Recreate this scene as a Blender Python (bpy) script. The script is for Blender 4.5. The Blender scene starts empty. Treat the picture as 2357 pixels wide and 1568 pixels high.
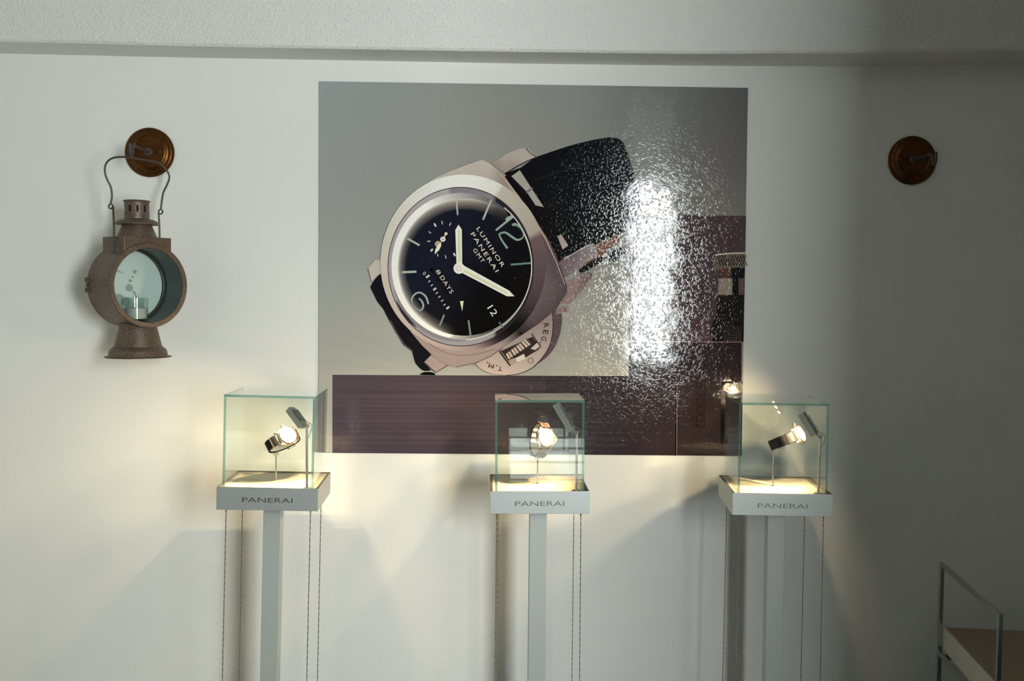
import bpy, bmesh, math, random
from mathutils import Vector, Matrix
random.seed(7)
PI = math.pi
R = math.radians
C = bpy.context.scene.collection
scene = bpy.context.scene

# ------------------------------------------------------------------ camera
F, CX, CY = 2292.0, 1178.5, 784.0
CAM = Vector((0, -2.95, 1.42))
YAW, PITCH, ROLL = 0.01888971, -0.05142229, 0.00999764
fw = Vector((math.sin(YAW) * math.cos(PITCH), math.cos(YAW) * math.cos(PITCH), math.sin(PITCH)))
_rt = Vector((math.cos(YAW), -math.sin(YAW), 0))
_up = _rt.cross(fw)
rt = _rt * math.cos(ROLL) + _up * math.sin(ROLL)
up = -_rt * math.sin(ROLL) + _up * math.cos(ROLL)
cam = bpy.data.cameras.new('camera')
cam.lens = 36.0 * F / 2357.0
cam.sensor_width = 36.0
cam.clip_start = 0.02
co = bpy.data.objects.new('camera', cam)
C.objects.link(co)
m = Matrix.Identity(4)
for i in range(3):
    m[i][0], m[i][1], m[i][2], m[i][3] = rt[i], up[i], -fw[i], CAM[i]
co.matrix_world = m
scene.camera = co


def at(px, py, y):
    """world point on the plane at depth y whose place in the photograph is (px, py)"""
    d = fw + rt * ((px - CX) / F) - up * ((py - CY) / F)
    return CAM + d * ((y - CAM.y) / d.y)


# ------------------------------------------------------------------ colour
def s2l(c):
    c = c / 255.0
    return c / 12.92 if c <= 0.04045 else ((c + 0.055) / 1.055) ** 2.4


def lin(r, g, b):
    return (s2l(r), s2l(g), s2l(b))


# ------------------------------------------------------------------ materials
def new_mat(name):
    mt = bpy.data.materials.new(name)
    mt.use_nodes = True
    nt = mt.node_tree
    b = nt.nodes['Principled BSDF']
    return mt, nt, b


def node(nt, kind, **kw):
    n = nt.nodes.new(kind)
    for k, v in kw.items():
        if k in n.inputs:
            n.inputs[k].default_value = v
        else:
            setattr(n, k, v)
    return n


def coords(nt, scale=(1, 1, 1)):
    tc = nt.nodes.new('ShaderNodeTexCoord')
    mp = nt.nodes.new('ShaderNodeMapping')
    mp.inputs['Scale'].default_value = scale
    nt.links.new(tc.outputs['Object'], mp.inputs['Vector'])
    return mp.outputs['Vector']


def bump(nt, b, height, dist, strength=1.0, normal=None):
    bp = nt.nodes.new('ShaderNodeBump')
    bp.inputs['Distance'].default_value = dist
    bp.inputs['Strength'].default_value = strength
    nt.links.new(height, bp.inputs['Height'])
    if normal:
        nt.links.new(normal, bp.inputs['Normal'])
    if b:
        nt.links.new(bp.outputs['Normal'], b.inputs['Normal'])
    return bp.outputs['Normal']


def plain(name, col, rough=0.5, metal=0.0, spec=0.5, vary=0.0, scale=60.0, bumpd=0.0, stretch=(1, 1, 1)):
    mt, nt, b = new_mat(name)
    b.inputs['Base Color'].default_value = (*col, 1)
    b.inputs['Roughness'].default_value = rough
    b.inputs['Metallic'].default_value = metal
    b.inputs['Specular IOR Level'].default_value = spec
    v = coords(nt, stretch)
    nz = node(nt, 'ShaderNodeTexNoise', Scale=scale, Detail=4.0)
    nt.links.new(v, nz.inputs['Vector'])
    mx = node(nt, 'ShaderNodeMix', data_type='RGBA')
    mx.inputs['A'].default_value = (*[c * (1 - vary) for c in col], 1)
    mx.inputs['B'].default_value = (*[min(1, c * (1 + vary)) for c in col], 1)
    nt.links.new(nz.outputs['Fac'], mx.inputs['Factor'])
    nt.links.new(mx.outputs['Result'], b.inputs['Base Color'])
    if bumpd:
        bump(nt, b, nz.outputs['Fac'], bumpd)
    return mt


def plaster(name, col, coarse, fine):
    mt, nt, b = new_mat(name)
    b.inputs['Roughness'].default_value = 0.85
    b.inputs['Specular IOR Level'].default_value = 0.2
    v = coords(nt)
    n1 = node(nt, 'ShaderNodeTexNoise', Scale=160.0, Detail=3.0, Roughness=0.55)
    n2 = node(nt, 'ShaderNodeTexNoise', Scale=3.0, Detail=3.0)
    n3 = node(nt, 'ShaderNodeTexNoise', Scale=420.0, Detail=2.0)
    for n in (n1, n2, n3):
        nt.links.new(v, n.inputs['Vector'])
    mx = node(nt, 'ShaderNodeMix', data_type='RGBA')
    mx.inputs['A'].default_value = (*[c * 0.965 for c in col], 1)
    mx.inputs['B'].default_value = (*[min(1, c * 1.03) for c in col], 1)
    nt.links.new(n2.outputs['Fac'], mx.inputs['Factor'])
    nt.links.new(mx.outputs['Result'], b.inputs['Base Color'])
    nn = bump(nt, None, n3.outputs['Fac'], fine)
    bump(nt, b, n1.outputs['Fac'], coarse, normal=nn)
    return mt


def glass(name, tint, base, diffuse=None, dmix=0.0):
    """thin sheet of glass: clear transmission plus a Schlick reflection on both faces"""
    mt = bpy.data.materials.new(name)
    mt.use_nodes = True
    nt = mt.node_tree
    nt.nodes.clear()
    out = nt.nodes.new('ShaderNodeOutputMaterial')
    tr = node(nt, 'ShaderNodeBsdfTransparent', Color=(*tint, 1))
    gl = node(nt, 'ShaderNodeBsdfGlossy', Roughness=0.01)
    gl.inputs['Color'].default_value = (1, 1, 1, 1)
    lw = node(nt, 'ShaderNodeLayerWeight', Blend=0.5)
    pw = node(nt, 'ShaderNodeMath', operation='POWER')
    pw.inputs[1].default_value = 5.0
    ma = node(nt, 'ShaderNodeMath', operation='MULTIPLY_ADD')
    ma.inputs[1].default_value = 0.9
    ma.inputs[2].default_value = base
    nt.links.new(lw.outputs['Facing'], pw.inputs[0])
    nt.links.new(pw.outputs[0], ma.inputs[0])
    first = tr.outputs[0]
    if diffuse:
        df = node(nt, 'ShaderNodeBsdfDiffuse', Color=(*diffuse, 1))
        m1 = nt.nodes.new('ShaderNodeMixShader')
        m1.inputs[0].default_value = dmix
        nt.links.new(tr.outputs[0], m1.inputs[1])
        nt.links.new(df.outputs[0], m1.inputs[2])
        first = m1.outputs[0]
    mx = nt.nodes.new('ShaderNodeMixShader')
    nt.links.new(ma.outputs[0], mx.inputs[0])
    nt.links.new(first, mx.inputs[1])
    nt.links.new(gl.outputs[0], mx.inputs[2])
    nt.links.new(mx.outputs[0], out.inputs['Surface'])
    return mt


M = {}
M['wall'] = plaster('white_wall_paint', (0.80, 0.80, 0.765), 0.0010, 0.0002)
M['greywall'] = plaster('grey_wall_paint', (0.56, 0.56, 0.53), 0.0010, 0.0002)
M['stucco'] = plaster('rough_white_stucco', (0.80, 0.80, 0.765), 0.0060, 0.0005)
M['darkwall'] = plain('dark_panelled_wall', (0.10, 0.09, 0.08), 0.6, vary=0.2, scale=8, stretch=(6, 6, 0.4))
M['slot_dark'] = plain('slot_shade_black', (0.006, 0.006, 0.006), 0.9)
M['transom'] = glass('tinted_transom', (0.17, 0.175, 0.17), 0.04)
M['tinted'] = glass('reflection_pane', (0.26, 0.265, 0.26), 0.04)
M['floor'] = plain('grey_stone_floor', (0.09, 0.085, 0.08), 0.6, vary=0.2, scale=6)
M['alu'] = plain('brushed_aluminium', (0.46, 0.48, 0.46), 0.42, 0.55, vary=0.06, scale=40, bumpd=0.00006, stretch=(1.2, 12, 40))
M['alu_v'] = plain('brushed_aluminium_post', (0.47, 0.50, 0.47), 0.5, 0.3, vary=0.05, scale=40, bumpd=0.00005, stretch=(25, 25, 0.8))
M['rim'] = plain('dark_bronzed_rim', (0.13, 0.12, 0.105), 0.4, 0.5, vary=0.1)
M['letter'] = plain('engraved_metal', (0.20, 0.205, 0.20), 0.3, 0.7)
M['plate'] = plain('cream_leather_plate', (0.56, 0.50, 0.37), 0.6, vary=0.05, scale=150, bumpd=0.0002)
M['cable'] = plain('twisted_steel_cable', (0.22, 0.19, 0.14), 0.45, 0.5, vary=0.6, scale=900)
M['steel'] = plain('polished_steel', (0.66, 0.65, 0.61), 0.22, 1.0)
M['lampgrey'] = plain('grey_anodised_metal', (0.34, 0.35, 0.33), 0.4, 0.5, vary=0.08)
M['lampdark'] = plain('dark_fin_metal', (0.24, 0.25, 0.24), 0.45, 0.5)
M['gold'] = plain('polished_gold_steel', (0.80, 0.68, 0.52), 0.22, 1.0)
M['steelwatch'] = plain('brushed_steel_watch', (0.72, 0.69, 0.64), 0.28, 1.0)
M['dial'] = plain('pale_dial', (0.75, 0.73, 0.68), 0.4)
M['dialmark'] = plain('dark_dial_mark', (0.10, 0.09, 0.08), 0.4)
M['strap_black'] = plain('black_leather', (0.007, 0.0065, 0.006), 0.6, spec=0.08, vary=0.3, scale=300, bumpd=0.0002)
M['strap_brown'] = plain('brown_leather', (0.028, 0.014, 0.010), 0.55, spec=0.25, vary=0.3, scale=300, bumpd=0.0002)
M['stitch'] = plain('pale_stitching', (0.6, 0.5, 0.38), 0.8)
M['holder'] = plain('ivory_holder', (0.62, 0.58, 0.48), 0.5)
M['copper'] = plain('aged_copper', (0.11, 0.042, 0.012), 0.34, 0.92, vary=0.5, scale=35)
M['iron'] = plain('old_iron', (0.085, 0.068, 0.056), 0.5, 0.6, vary=0.5, scale=220)
M['mint'] = plain('mint_white_enamel', (0.52, 0.66, 0.61), 0.3, vary=0.06, scale=20)
M['stain'] = plain('grey_stain', (0.27, 0.35, 0.32), 0.5)
M['inner'] = plain('dark_green_enamel', (0.03, 0.05, 0.05), 0.35, vary=0.3)
M['chrome'] = plain('chrome_tube', (0.50, 0.52, 0.50), 0.16, 1.0)
M['leather'] = plain('tan_leather', (0.26, 0.19, 0.13), 0.5, vary=0.15, scale=90, bumpd=0.0003)
M['leather_side'] = plain('pale_leather_piping', (0.55, 0.53, 0.44), 0.55, vary=0.08)
M['wax'] = plain('pale_wax', (0.5, 0.52, 0.48), 0.4)
M['frame'] = plain('white_window_frame', (0.7, 0.7, 0.68), 0.4)


def rust():
    mt, nt, b = new_mat('speckled_rusty_tin')
    b.inputs['Metallic'].default_value = 0.45
    b.inputs['Roughness'].default_value = 0.45
    v = coords(nt)
    n1 = node(nt, 'ShaderNodeTexNoise', Scale=520.0, Detail=3.0, Roughness=0.6)
    n2 = node(nt, 'ShaderNodeTexNoise', Scale=18.0, Detail=3.0)
    nt.links.new(v, n1.inputs['Vector'])
    nt.links.new(v, n2.inputs['Vector'])
    r1 = nt.nodes.new('ShaderNodeValToRGB')
    r1.color_ramp.elements[0].position = 0.40
    r1.color_ramp.elements[0].color = (0.045, 0.030, 0.022, 1)
    r1.color_ramp.elements[1].position = 0.62
    r1.color_ramp.elements[1].color = (0.27, 0.20, 0.15, 1)
    nt.links.new(n1.outputs['Fac'], r1.inputs['Fac'])
    mx = node(nt, 'ShaderNodeMix', data_type='RGBA')
    mx.inputs['B'].default_value = (0.10, 0.065, 0.045, 1)
    rr = node(nt, 'ShaderNodeMapRange')
    rr.inputs['From Min'].default_value = 0.35
    rr.inputs['From Max'].default_value = 0.7
    rr.inputs['To Max'].default_value = 0.6
    nt.links.new(n2.outputs['Fac'], rr.inputs['Value'])
    nt.links.new(rr.outputs['Result'], mx.inputs['Factor'])
    nt.links.new(r1.outputs['Color'], mx.inputs['A'])
    nt.links.new(mx.outputs['Result'], b.inputs['Base Color'])
    bump(nt, b, n1.outputs['Fac'], 0.0004)
    return mt


M['rust'] = rust()


M['pane'] = glass('clear_glass', (0.965, 0.985, 0.975), 0.04)
M['edge'] = glass('green_glass_edge', (0.50, 0.74, 0.66), 0.05, (0.16, 0.34, 0.28), 0.38)
M['cup'] = glass('tumbler_glass', (0.95, 0.98, 0.965), 0.05, (0.4, 0.46, 0.44), 0.03)


def emit(name, col, strength):
    mt = bpy.data.materials.new(name)
    mt.use_nodes = True
    nt = mt.node_tree
    nt.nodes.clear()
    out = nt.nodes.new('ShaderNodeOutputMaterial')
    e = node(nt, 'ShaderNodeEmission', Strength=strength)
    e.inputs['Color'].default_value = (*col, 1)
    nt.links.new(e.outputs[0], out.inputs['Surface'])
    return mt


M['bulb'] = emit('lit_warm_bulb', (1.0, 0.74, 0.44), 13500.0)


def poster_print():
    mt, nt, b = new_mat('glossy_poster_print')
    ca = nt.nodes.new('ShaderNodeVertexColor')
    ca.layer_name = 'Col'
    v = coords(nt)
    n0 = node(nt, 'ShaderNodeTexNoise', Scale=260.0, Detail=2.0)
    nt.links.new(v, n0.inputs['Vector'])
    mr = node(nt, 'ShaderNodeMapRange')
    mr.inputs['To Min'].default_value = 0.86
    mr.inputs['To Max'].default_value = 1.14
    nt.links.new(n0.outputs['Fac'], mr.inputs['Value'])
    mu = node(nt, 'ShaderNodeMix', data_type='RGBA', blend_type='MULTIPLY')
    mu.inputs['Factor'].default_value = 1.0
    nt.links.new(ca.outputs['Color'], mu.inputs['A'])
    nt.links.new(mr.outputs['Result'], mu.inputs['B'])
    nt.links.new(mu.outputs['Result'], b.inputs['Base Color'])
    b.inputs['Roughness'].default_value = 0.05
    b.inputs['Specular IOR Level'].default_value = 0.36
    n1 = node(nt, 'ShaderNodeTexNoise', Scale=135.0, Detail=3.0, Roughness=0.55)
    n2 = node(nt, 'ShaderNodeTexNoise', Scale=14.0, Detail=1.0)
    nt.links.new(v, n1.inputs['Vector'])
    nt.links.new(v, n2.inputs['Vector'])
    nn = bump(nt, None, n2.outputs['Fac'], 0.0006)
    cl = node(nt, 'ShaderNodeMapRange', interpolation_type='SMOOTHSTEP')
    cl.inputs['From Min'].default_value = 0.46
    cl.inputs['From Max'].default_value = 0.78
    nt.links.new(n1.outputs['Fac'], cl.inputs['Value'])
    bump(nt, b, cl.outputs['Result'], 0.00013, normal=nn)
    return mt


M['print'] = poster_print()

# ------------------------------------------------------------------ object helpers
MW = {}


def tag(o, label=None, cat=None, group=None, kind=None):
    if label: o['label'] = label
    if cat: o['category'] = cat
    if group: o['group'] = group
    if kind: o['kind'] = kind
    return o


def thing(name, label, cat, mat=None, group=None):
    o = bpy.data.objects.new(name, None)
    o.empty_display_size = 0.05
    C.objects.link(o)
    mat = mat or Matrix.Identity(4)
    o.matrix_world = mat
    MW[o] = mat.copy()
    return tag(o, label, cat, group)


def root_of(o):
    while o.parent: o = o.parent
    return o


def obj(name, bm, mats, parent=None, world=False, smooth=True, angle=35, bevel=0.0):
    """one mesh object; with world=True the coordinates are turned into the parent's own space"""
    if world and parent:
        bmesh.ops.transform(bm, matrix=MW[root_of(parent)].inverted(), verts=bm.verts)
    me = bpy.data.meshes.new(name)
    bmesh.ops.recalc_face_normals(bm, faces=bm.faces) if not bm.verts.layers.float_color else None
    bm.to_mesh(me)
    bm.free()
    for mt in (mats if isinstance(mats, (list, tuple)) else [mats]):
        me.materials.append(mt)
    if smooth:
        for p in me.polygons: p.use_smooth = True
        try:
            me.set_sharp_from_angle(angle=R(angle))
        except Exception:
            pass
    o = bpy.data.objects.new(name, me)
    C.objects.link(o)
    if parent: o.parent = parent
    if bevel:
        bv = o.modifiers.new('bevel', 'BEVEL')
        bv.width = bevel
        bv.segments = 2
        bv.limit_method = 'ANGLE'
    return o


def box(bm, a, b, mat=None, mi=0):
    """axis aligned box from corner a to corner b, optionally transformed"""
    vs = []
    for x in (a[0], b[0]):
        for y in (a[1], b[1]):
            for z in (a[2], b[2]):
                p = Vector((x, y, z))
                vs.append(bm.verts.new(mat @ p if mat else p))
    fs = []
    for q in ((0, 1, 3, 2), (4, 6, 7, 5), (0, 4, 5, 1), (2, 3, 7, 6), (0, 2, 6, 4), (1, 5, 7, 3)):
        f = bm.faces.new([vs[i] for i in q])
        f.material_index = mi
        fs.append(f)
    return fs


def frame_mat(o, x, y, z):
    mm = Matrix.Identity(4)
    for i in range(3):
        mm[i][0], mm[i][1], mm[i][2], mm[i][3] = x[i], y[i], z[i], o[i]
    return mm


def lathe(bm, prof, segs=48, mat=None, mi=0, closed=False, cap0=False, cap1=False):
    rings = []
    for r, z in prof:
        ring = []
        for k in range(segs):
            a = 2 * PI * k / segs
            p = Vector((r * math.cos(a), r * math.sin(a), z))
            ring.append(bm.verts.new(mat @ p if mat else p))
        rings.append(ring)
    pairs = list(zip(rings[:-1], rings[1:]))
    if closed: pairs.append((rings[-1], rings[0]))
    for A, B in pairs:
        for k in range(segs):
            f = bm.faces.new((A[k], A[(k + 1) % segs], B[(k + 1) % segs], B[k]))
            f.material_index = mi
    if cap0:
        f = bm.faces.new(rings[0][::-1]); f.material_index = mi
    if cap1:
        f = bm.faces.new(rings[-1]); f.material_index = mi
    return rings


def tube(bm, pts, r, segs=8, closed=False, mi=0, radii=None):
    pts = [Vector(p) for p in pts]
    n = len(pts)
    rings = []
    prev = None
    for i, p in enumerate(pts):
        if closed:
            t = (pts[(i + 1) % n] - pts[i - 1]).normalized()
        else:
            t = (pts[min(i + 1, n - 1)] - pts[max(i - 1, 0)]).normalized()
        if prev is None:
            a = Vector((0, 0, 1)) if abs(t.z) < 0.9 else Vector((1, 0, 0))
            prev = (a - t * a.dot(t)).normalized()
        else:
            prev = (prev - t * prev.dot(t)).normalized()
        b = t.cross(prev)
        rr = radii[i] if radii else r
        rings.append([bm.verts.new(p + (prev * math.cos(2 * PI * k / segs) + b * math.sin(2 * PI * k / segs)) * rr) for k in range(segs)])
    idx = list(range(n - 1)) + ([n - 1] if closed else [])
    for i in idx:
        A, B = rings[i], rings[(i + 1) % n]
        for k in range(segs):
            f = bm.faces.new((A[k], A[(k + 1) % segs], B[(k + 1) % segs], B[k]))
            f.material_index = mi
    if not closed:
        f = bm.faces.new(rings[0][::-1]); f.material_index = mi
        f = bm.faces.new(rings[-1]); f.material_index = mi


def smooth_path(pts, sub=6):
    """Catmull-Rom through the points"""
    P = [Vector(p) for p in pts]
    out = []
    for i in range(len(P) - 1):
        p0, p1, p2, p3 = P[max(i - 1, 0)], P[i], P[i + 1], P[min(i + 2, len(P) - 1)]
        for k in range(sub):
            t = k / sub
            out.append(0.5 * ((2 * p1) + (p2 - p0) * t + (2 * p0 - 5 * p1 + 4 * p2 - p3) * t * t + (3 * p1 - p0 - 3 * p2 + p3) * t ** 3))
    out.append(P[-1])
    return out


def text_mesh(body, size=1.0, sx=1.0, space=1.0, extrude=0.0):
    """(vertices, faces) of a line of plain sans lettering, starting at x = 0 on the baseline"""
    cu = bpy.data.curves.new('lettering', 'FONT')
    cu.body = body
    cu.size = size
    cu.space_character = space
    cu.extrude = extrude
    cu.resolution_u = 4
    to = bpy.data.objects.new('lettering', cu)
    C.objects.link(to)
    bpy.context.view_layer.update()
    dg = bpy.context.evaluated_depsgraph_get()
    me = bpy.data.meshes.new_from_object(to.evaluated_get(dg))
    vs = [(v.co.x * sx, v.co.y, v.co.z) for v in me.vertices]
    fs = [tuple(p.vertices) for p in me.polygons]
    bpy.data.objects.remove(to)
    bpy.data.curves.remove(cu)
    bpy.data.meshes.remove(me)
    x0 = min(v[0] for v in vs)
    vs = [(v[0] - x0, v[1], v[2]) for v in vs]
    return vs, fs


# ------------------------------------------------------------------ the room
WX0, WX1, FY, CEIL = -1.95, 2.25, -3.95, 2.9


def struct(name, bm, mt, smooth=False):
    o = obj(name, bm, mt, smooth=smooth)
    o['kind'] = 'structure'
    return o


bm = bmesh.new(); box(bm, (WX0 - .2, 0, -0.1), (WX1 + .2, 0.2, CEIL + .2)); struct('wall_back', bm, M['wall'])
bm = bmesh.new(); box(bm, (WX0 - .2, FY - .3, -0.1), (WX0, 0, CEIL + .2)); struct('wall_left', bm, M['wall'])
bm = bmesh.new(); box(bm, (WX1, FY - .3, -0.1), (WX1 + .2, 0, CEIL + .2)); struct('wall_right', bm, M['greywall'])
bm = bmesh.new(); box(bm, (WX0, FY - .3, -0.1), (WX1, 0, 0)); struct('floor', bm, M['floor'])
bm = bmesh.new(); box(bm, (WX0, FY - .3, CEIL), (WX1, 0, CEIL + .2)); struct('ceiling', bm, M['greywall'])
# front wall with the one tall window behind the camera
OX0, OX1, OZ0, OZ1, OZM = 0.92, 1.60, 0.88, 2.74, 2.15
bm = bmesh.new()
LX0, LX1, LZ0, LZ1 = 0.15, 0.62, 0.25, 0.525
box(bm, (WX0, FY - .03, 0), (LX0, FY, CEIL))
box(bm, (LX1, FY - .03, 0), (OX0, FY, CEIL))
box(bm, (LX0, FY - .03, 0), (LX1, FY, LZ0))
box(bm, (LX0, FY - .03, LZ1), (LX1, FY, CEIL))
box(bm, (OX1, FY - .03, 0), (WX1, FY, CEIL))
box(bm, (OX0, FY - .03, 0), (OX1, FY, OZ0))
box(bm, (OX0, FY - .03, OZ1), (OX1, FY, CEIL))
struct('wall_front', bm, M['darkwall'])
bm = bmesh.new()
for a, b in (((OX0, FY - .028, OZ0), (OX0 + .025, FY - .005, OZ1)), ((OX1 - .025, FY - .028, OZ0), (OX1, FY - .005, OZ1)),
             ((OX0, FY - .028, OZ0), (OX1, FY - .005, OZ0 + .025)), ((OX0, FY - .028, OZ1 - .025), (OX1, FY - .005, OZ1))):
    box(bm, a, b)
box(bm, (OX0 + .025, FY - .028, OZM), (OX1 - .025, FY - .005, OZM + .03))
for f in box(bm, (OX0 + .025, FY - .020, OZM + .03), (OX1 - .025, FY - .015, OZ1 - .025)): f.material_index = 1
w1 = obj('window_1', bm, [M['frame'], M['transom']], smooth=False)
w1['kind'] = 'structure'
bm = bmesh.new()
box(bm, (LX0, FY - .028, LZ0), (LX1, FY - .022, LZ1))  # added low opening that puts a pale reflection into the middle case's glass
for z in (LZ0 + .01, LZ0 + .12, LZ0 + .205):
    for f in box(bm, (LX0, FY - .02, z), (LX1, FY - .004, z + .014)): f.material_index = 1
w2 = obj('reflection_window', bm, [M['tinted'], M['frame']], smooth=False)
w2['kind'] = 'structure'
# unseen partition added to keep window light off the back wall's right end
PX, PY0, PY1 = 1.00, -2.65, -2.50
bm = bmesh.new(); box(bm, (PX, PY0, 0), (WX1, PY1, CEIL)); struct('shade_partition', bm, M['greywall'])
# beam along the top of the back wall, slightly uneven like hand-laid plaster
lo = [(-300, 115), (0, 123), (200, 127.5), (400, 132), (800, 139), (1200, 146.5), (1600, 151.5), (1900, 153), (2150, 151), (2357, 148.5), (2600, 145)]
hi = [(-300, 86), (0, 94.5), (200, 98.5), (400, 104), (800, 111.5), (1200, 118), (1600, 122.5), (1900, 121), (2150, 118), (2357, 115), (2600, 111)]
BY = -0.14


def interp(tab, x):
    for (x0, y0), (x1, y1) in zip(tab[:-1], tab[1:]):
        if x0 <= x <= x1:
            return y0 + (y1 - y0) * (x - x0) / (x1 - x0)
    return tab[-1][1]


bm = bmesh.new()
rows = []
cols = [-300 + 50 * i for i in range(59)]
pa = [at(x, interp(lo, x), 0.0) for x in cols]
pb = [at(x, interp(hi, x), BY) for x in cols]
pa = [Vector((WX0, 0, pa[0].z))] + pa + [Vector((WX1, 0, pa[-1].z))]
pb = [Vector((WX0, BY, pb[0].z))] + pb + [Vector((WX1, BY, pb[-1].z))]
for A, B in zip(pa, pb):
    rows.append([bm.verts.new(p) for p in (A, B + Vector((0, .006, -.0005)), B + Vector((0, 0, .006)), Vector((B.x, BY, CEIL)), Vector((A.x, 0, CEIL)))])
for a, b in zip(rows[:-1], rows[1:]):
    for k in range(5):
        bm.faces.new((a[k], b[k], b[(k + 1) % 5], a[(k + 1) % 5]))
bm.faces.new(rows[0][::-1]); bm.faces.new(rows[-1])
o = struct('trim_1', bm, M['stucco'])

# ------------------------------------------------------------------ poster
# how bright the wall is along the poster, used once to read the print's own reflectance
WL = [(700, .56), (900, .55), (1100, .50), (1300, .43), (1500, .35), (1720, .26), (1800, .22)]


def alb(rgb, px, k=1.0):
    w = interp(WL, min(max(px, 700), 1799))
    sub = 0.006 + 0.016 * max(0, min(1, (px - 1000) / 400))
    l = max(s2l(c) for c in rgb) * k
    q = max(.25, (l - sub) / l) * k * 0.80 / w
    q *= .9
    return [max(0.003, s2l(c) * q * t) for c, t in zip(rgb, (1.035, .985, 1.02))]


poster_bm = bmesh.new()
COL = poster_bm.verts.layers.float_color.new('Col')
LAYER = [0]
PY = -0.004


def pv(px, py, c):
    p = at(px, py, PY - LAYER[0] * 0.00009)
    v = poster_bm.verts.new(p)
    v[COL] = (*c, 1)
    return v


def nextl():
    LAYER[0] += 1


def flip(f):
    f.normal_update()
    if f.normal.y > 0: f.normal_flip()


def poly(pts, col, layer=True):
    if layer: nextl()
    fn = col if callable(col) else (lambda x, y: alb(col, x))
    f = poster_bm.faces.new([pv(x, y, fn(x, y)) for x, y in pts])
    flip(f)


def stroke(pts, w, col, layer=True, round_=True):
    """a line of printed ink of even width"""
    if layer: nextl()
    fn = col if callable(col) else (lambda x, y: alb(col, x))
    ws = w if isinstance(w, (list, tuple)) else [w] * len(pts)
    L, Rr = [], []
    for i, (x, y) in enumerate(pts):
        x0, y0 = pts[max(i - 1, 0)]
        x1, y1 = pts[min(i + 1, len(pts) - 1)]
        d = math.hypot(x1 - x0, y1 - y0) or 1
        nx, ny = -(y1 - y0) / d, (x1 - x0) / d
        L.append((x + nx * ws[i] / 2, y + ny * ws[i] / 2))
        Rr.append((x - nx * ws[i] / 2, y - ny * ws[i] / 2))
    for i in range(len(pts) - 1):
        f = poster_bm.faces.new([pv(*q, fn(*q)) for q in (L[i], L[i + 1], Rr[i + 1], Rr[i])])
        flip(f)


def ell(cx, cy, rx, ry, n=72, a0=0.0, tilt=0.0):
    ct, st = math.cos(tilt), math.sin(tilt)
    out = []
    for k in range(n):
        a = a0 + 2 * PI * k / n
        u, v = rx * math.cos(a), ry * math.sin(a)
        out.append((cx + u * ct - v * st, cy + u * st + v * ct))
    return out


def band(e0, e1, fn):
    """ring of print between two outlines of equal length; fn(k, n, side, x, y) gives its colour"""
    nextl()
    n = len(e0)
    for k in range(n):
        j = (k + 1) % n
        q = [(e0[k], fn(k, n, 0, *e0[k])), (e0[j], fn(j, n, 0, *e0[j])), (e1[j], fn(j, n, 1, *e1[j])), (e1[k], fn(k, n, 1, *e1[k]))]
        f = poster_bm.faces.new([pv(*p, c) for p, c in q])
        flip(f)


def ptext(body, x0, y0, x1, y1, h, col, side=1, space=1.0):
    """lettering printed from (x0, y0) to (x1, y1) along the middle of the line; h = cap height in photo pixels"""
    nextl()
    vs, fs = text_mesh(body, 1.0, space=space)
    wid = max(v[0] for v in vs)
    ymin, ymax = min(v[1] for v in vs), max(v[1] for v in vs)
    d = Vector((x1 - x0, y1 - y0)); L = d.length; d /= L
    nrm = Vector((d.y, -d.x)) * side
    out = []
    for v in vs:
        q = Vector((x0, y0)) + d * (v[0] / wid * L) + nrm * ((v[1] - (ymin + ymax) / 2) / (ymax - ymin) * h)
        out.append(pv(q.x, q.y, alb(col, q.x)))
    for f in fs:
        try:
            flip(poster_bm.faces.new([out[i] for i in f]))
        except ValueError:
            pass


def sm(pts, sub=5):
    return [(p.x, p.y) for p in smooth_path([(x, y, 0) for x, y in pts], sub)]


TL, TR, BR_, BL = (734.2, 187), (1721.7, 202.3), (1707, 1049.6), (733.2, 1042.4)
BG = [[(139, 149, 146), (133, 139, 134), (127, 129, 122), (118, 121, 117), (96, 99, 97), (78, 78, 78)],
      [(142, 147, 142), (136, 138, 132), (131, 131, 123), (122, 122, 115), (100, 100, 95), (84, 82, 80)],
      [(144, 148, 142), (140, 143, 136), (134, 135, 126), (126, 126, 118), (108, 107, 100), (98, 97, 91)],
      [(149, 154, 147), (147, 150, 143), (140, 141, 132), (134, 134, 125), (118, 117, 109), (104, 102, 96)],
      [(153, 156, 147), (152, 154, 144), (147, 147, 137), (140, 140, 130), (126, 125, 116), (108, 106, 99)],
      [(155, 157, 147), (154, 154, 144), (150, 149, 138), (143, 142, 132), (130, 128, 118), (110, 108, 100)]]


def bgcol(u, v):
    a, b = min(u * 5, 4.999), min(v * 5, 4.999)
    i, j = int(a), int(b)
    fu, fv = a - i, b - j
    return [(BG[j][i][k] * (1 - fu) + BG[j][i + 1][k] * fu) * (1 - fv) + (BG[j + 1][i][k] * (1 - fu) + BG[j + 1][i + 1][k] * fu) * fv for k in range(3)]


def quadpt(u, v):
    return tuple((TL[k] * (1 - u) + TR[k] * u) * (1 - v) + (BL[k] * (1 - u) + BR_[k] * u) * v for k in range(2))


NG = 20
grid = [[pv(*quadpt(i / NG, j / NG), alb(bgcol(i / NG, j / NG), quadpt(i / NG, j / NG)[0])) for i in range(NG + 1)] for j in range(NG + 1)]
for j in range(NG):
    for i in range(NG):
        flip(poster_bm.faces.new((grid[j][i], grid[j][i + 1], grid[j + 1][i + 1], grid[j + 1][i])))
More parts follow.
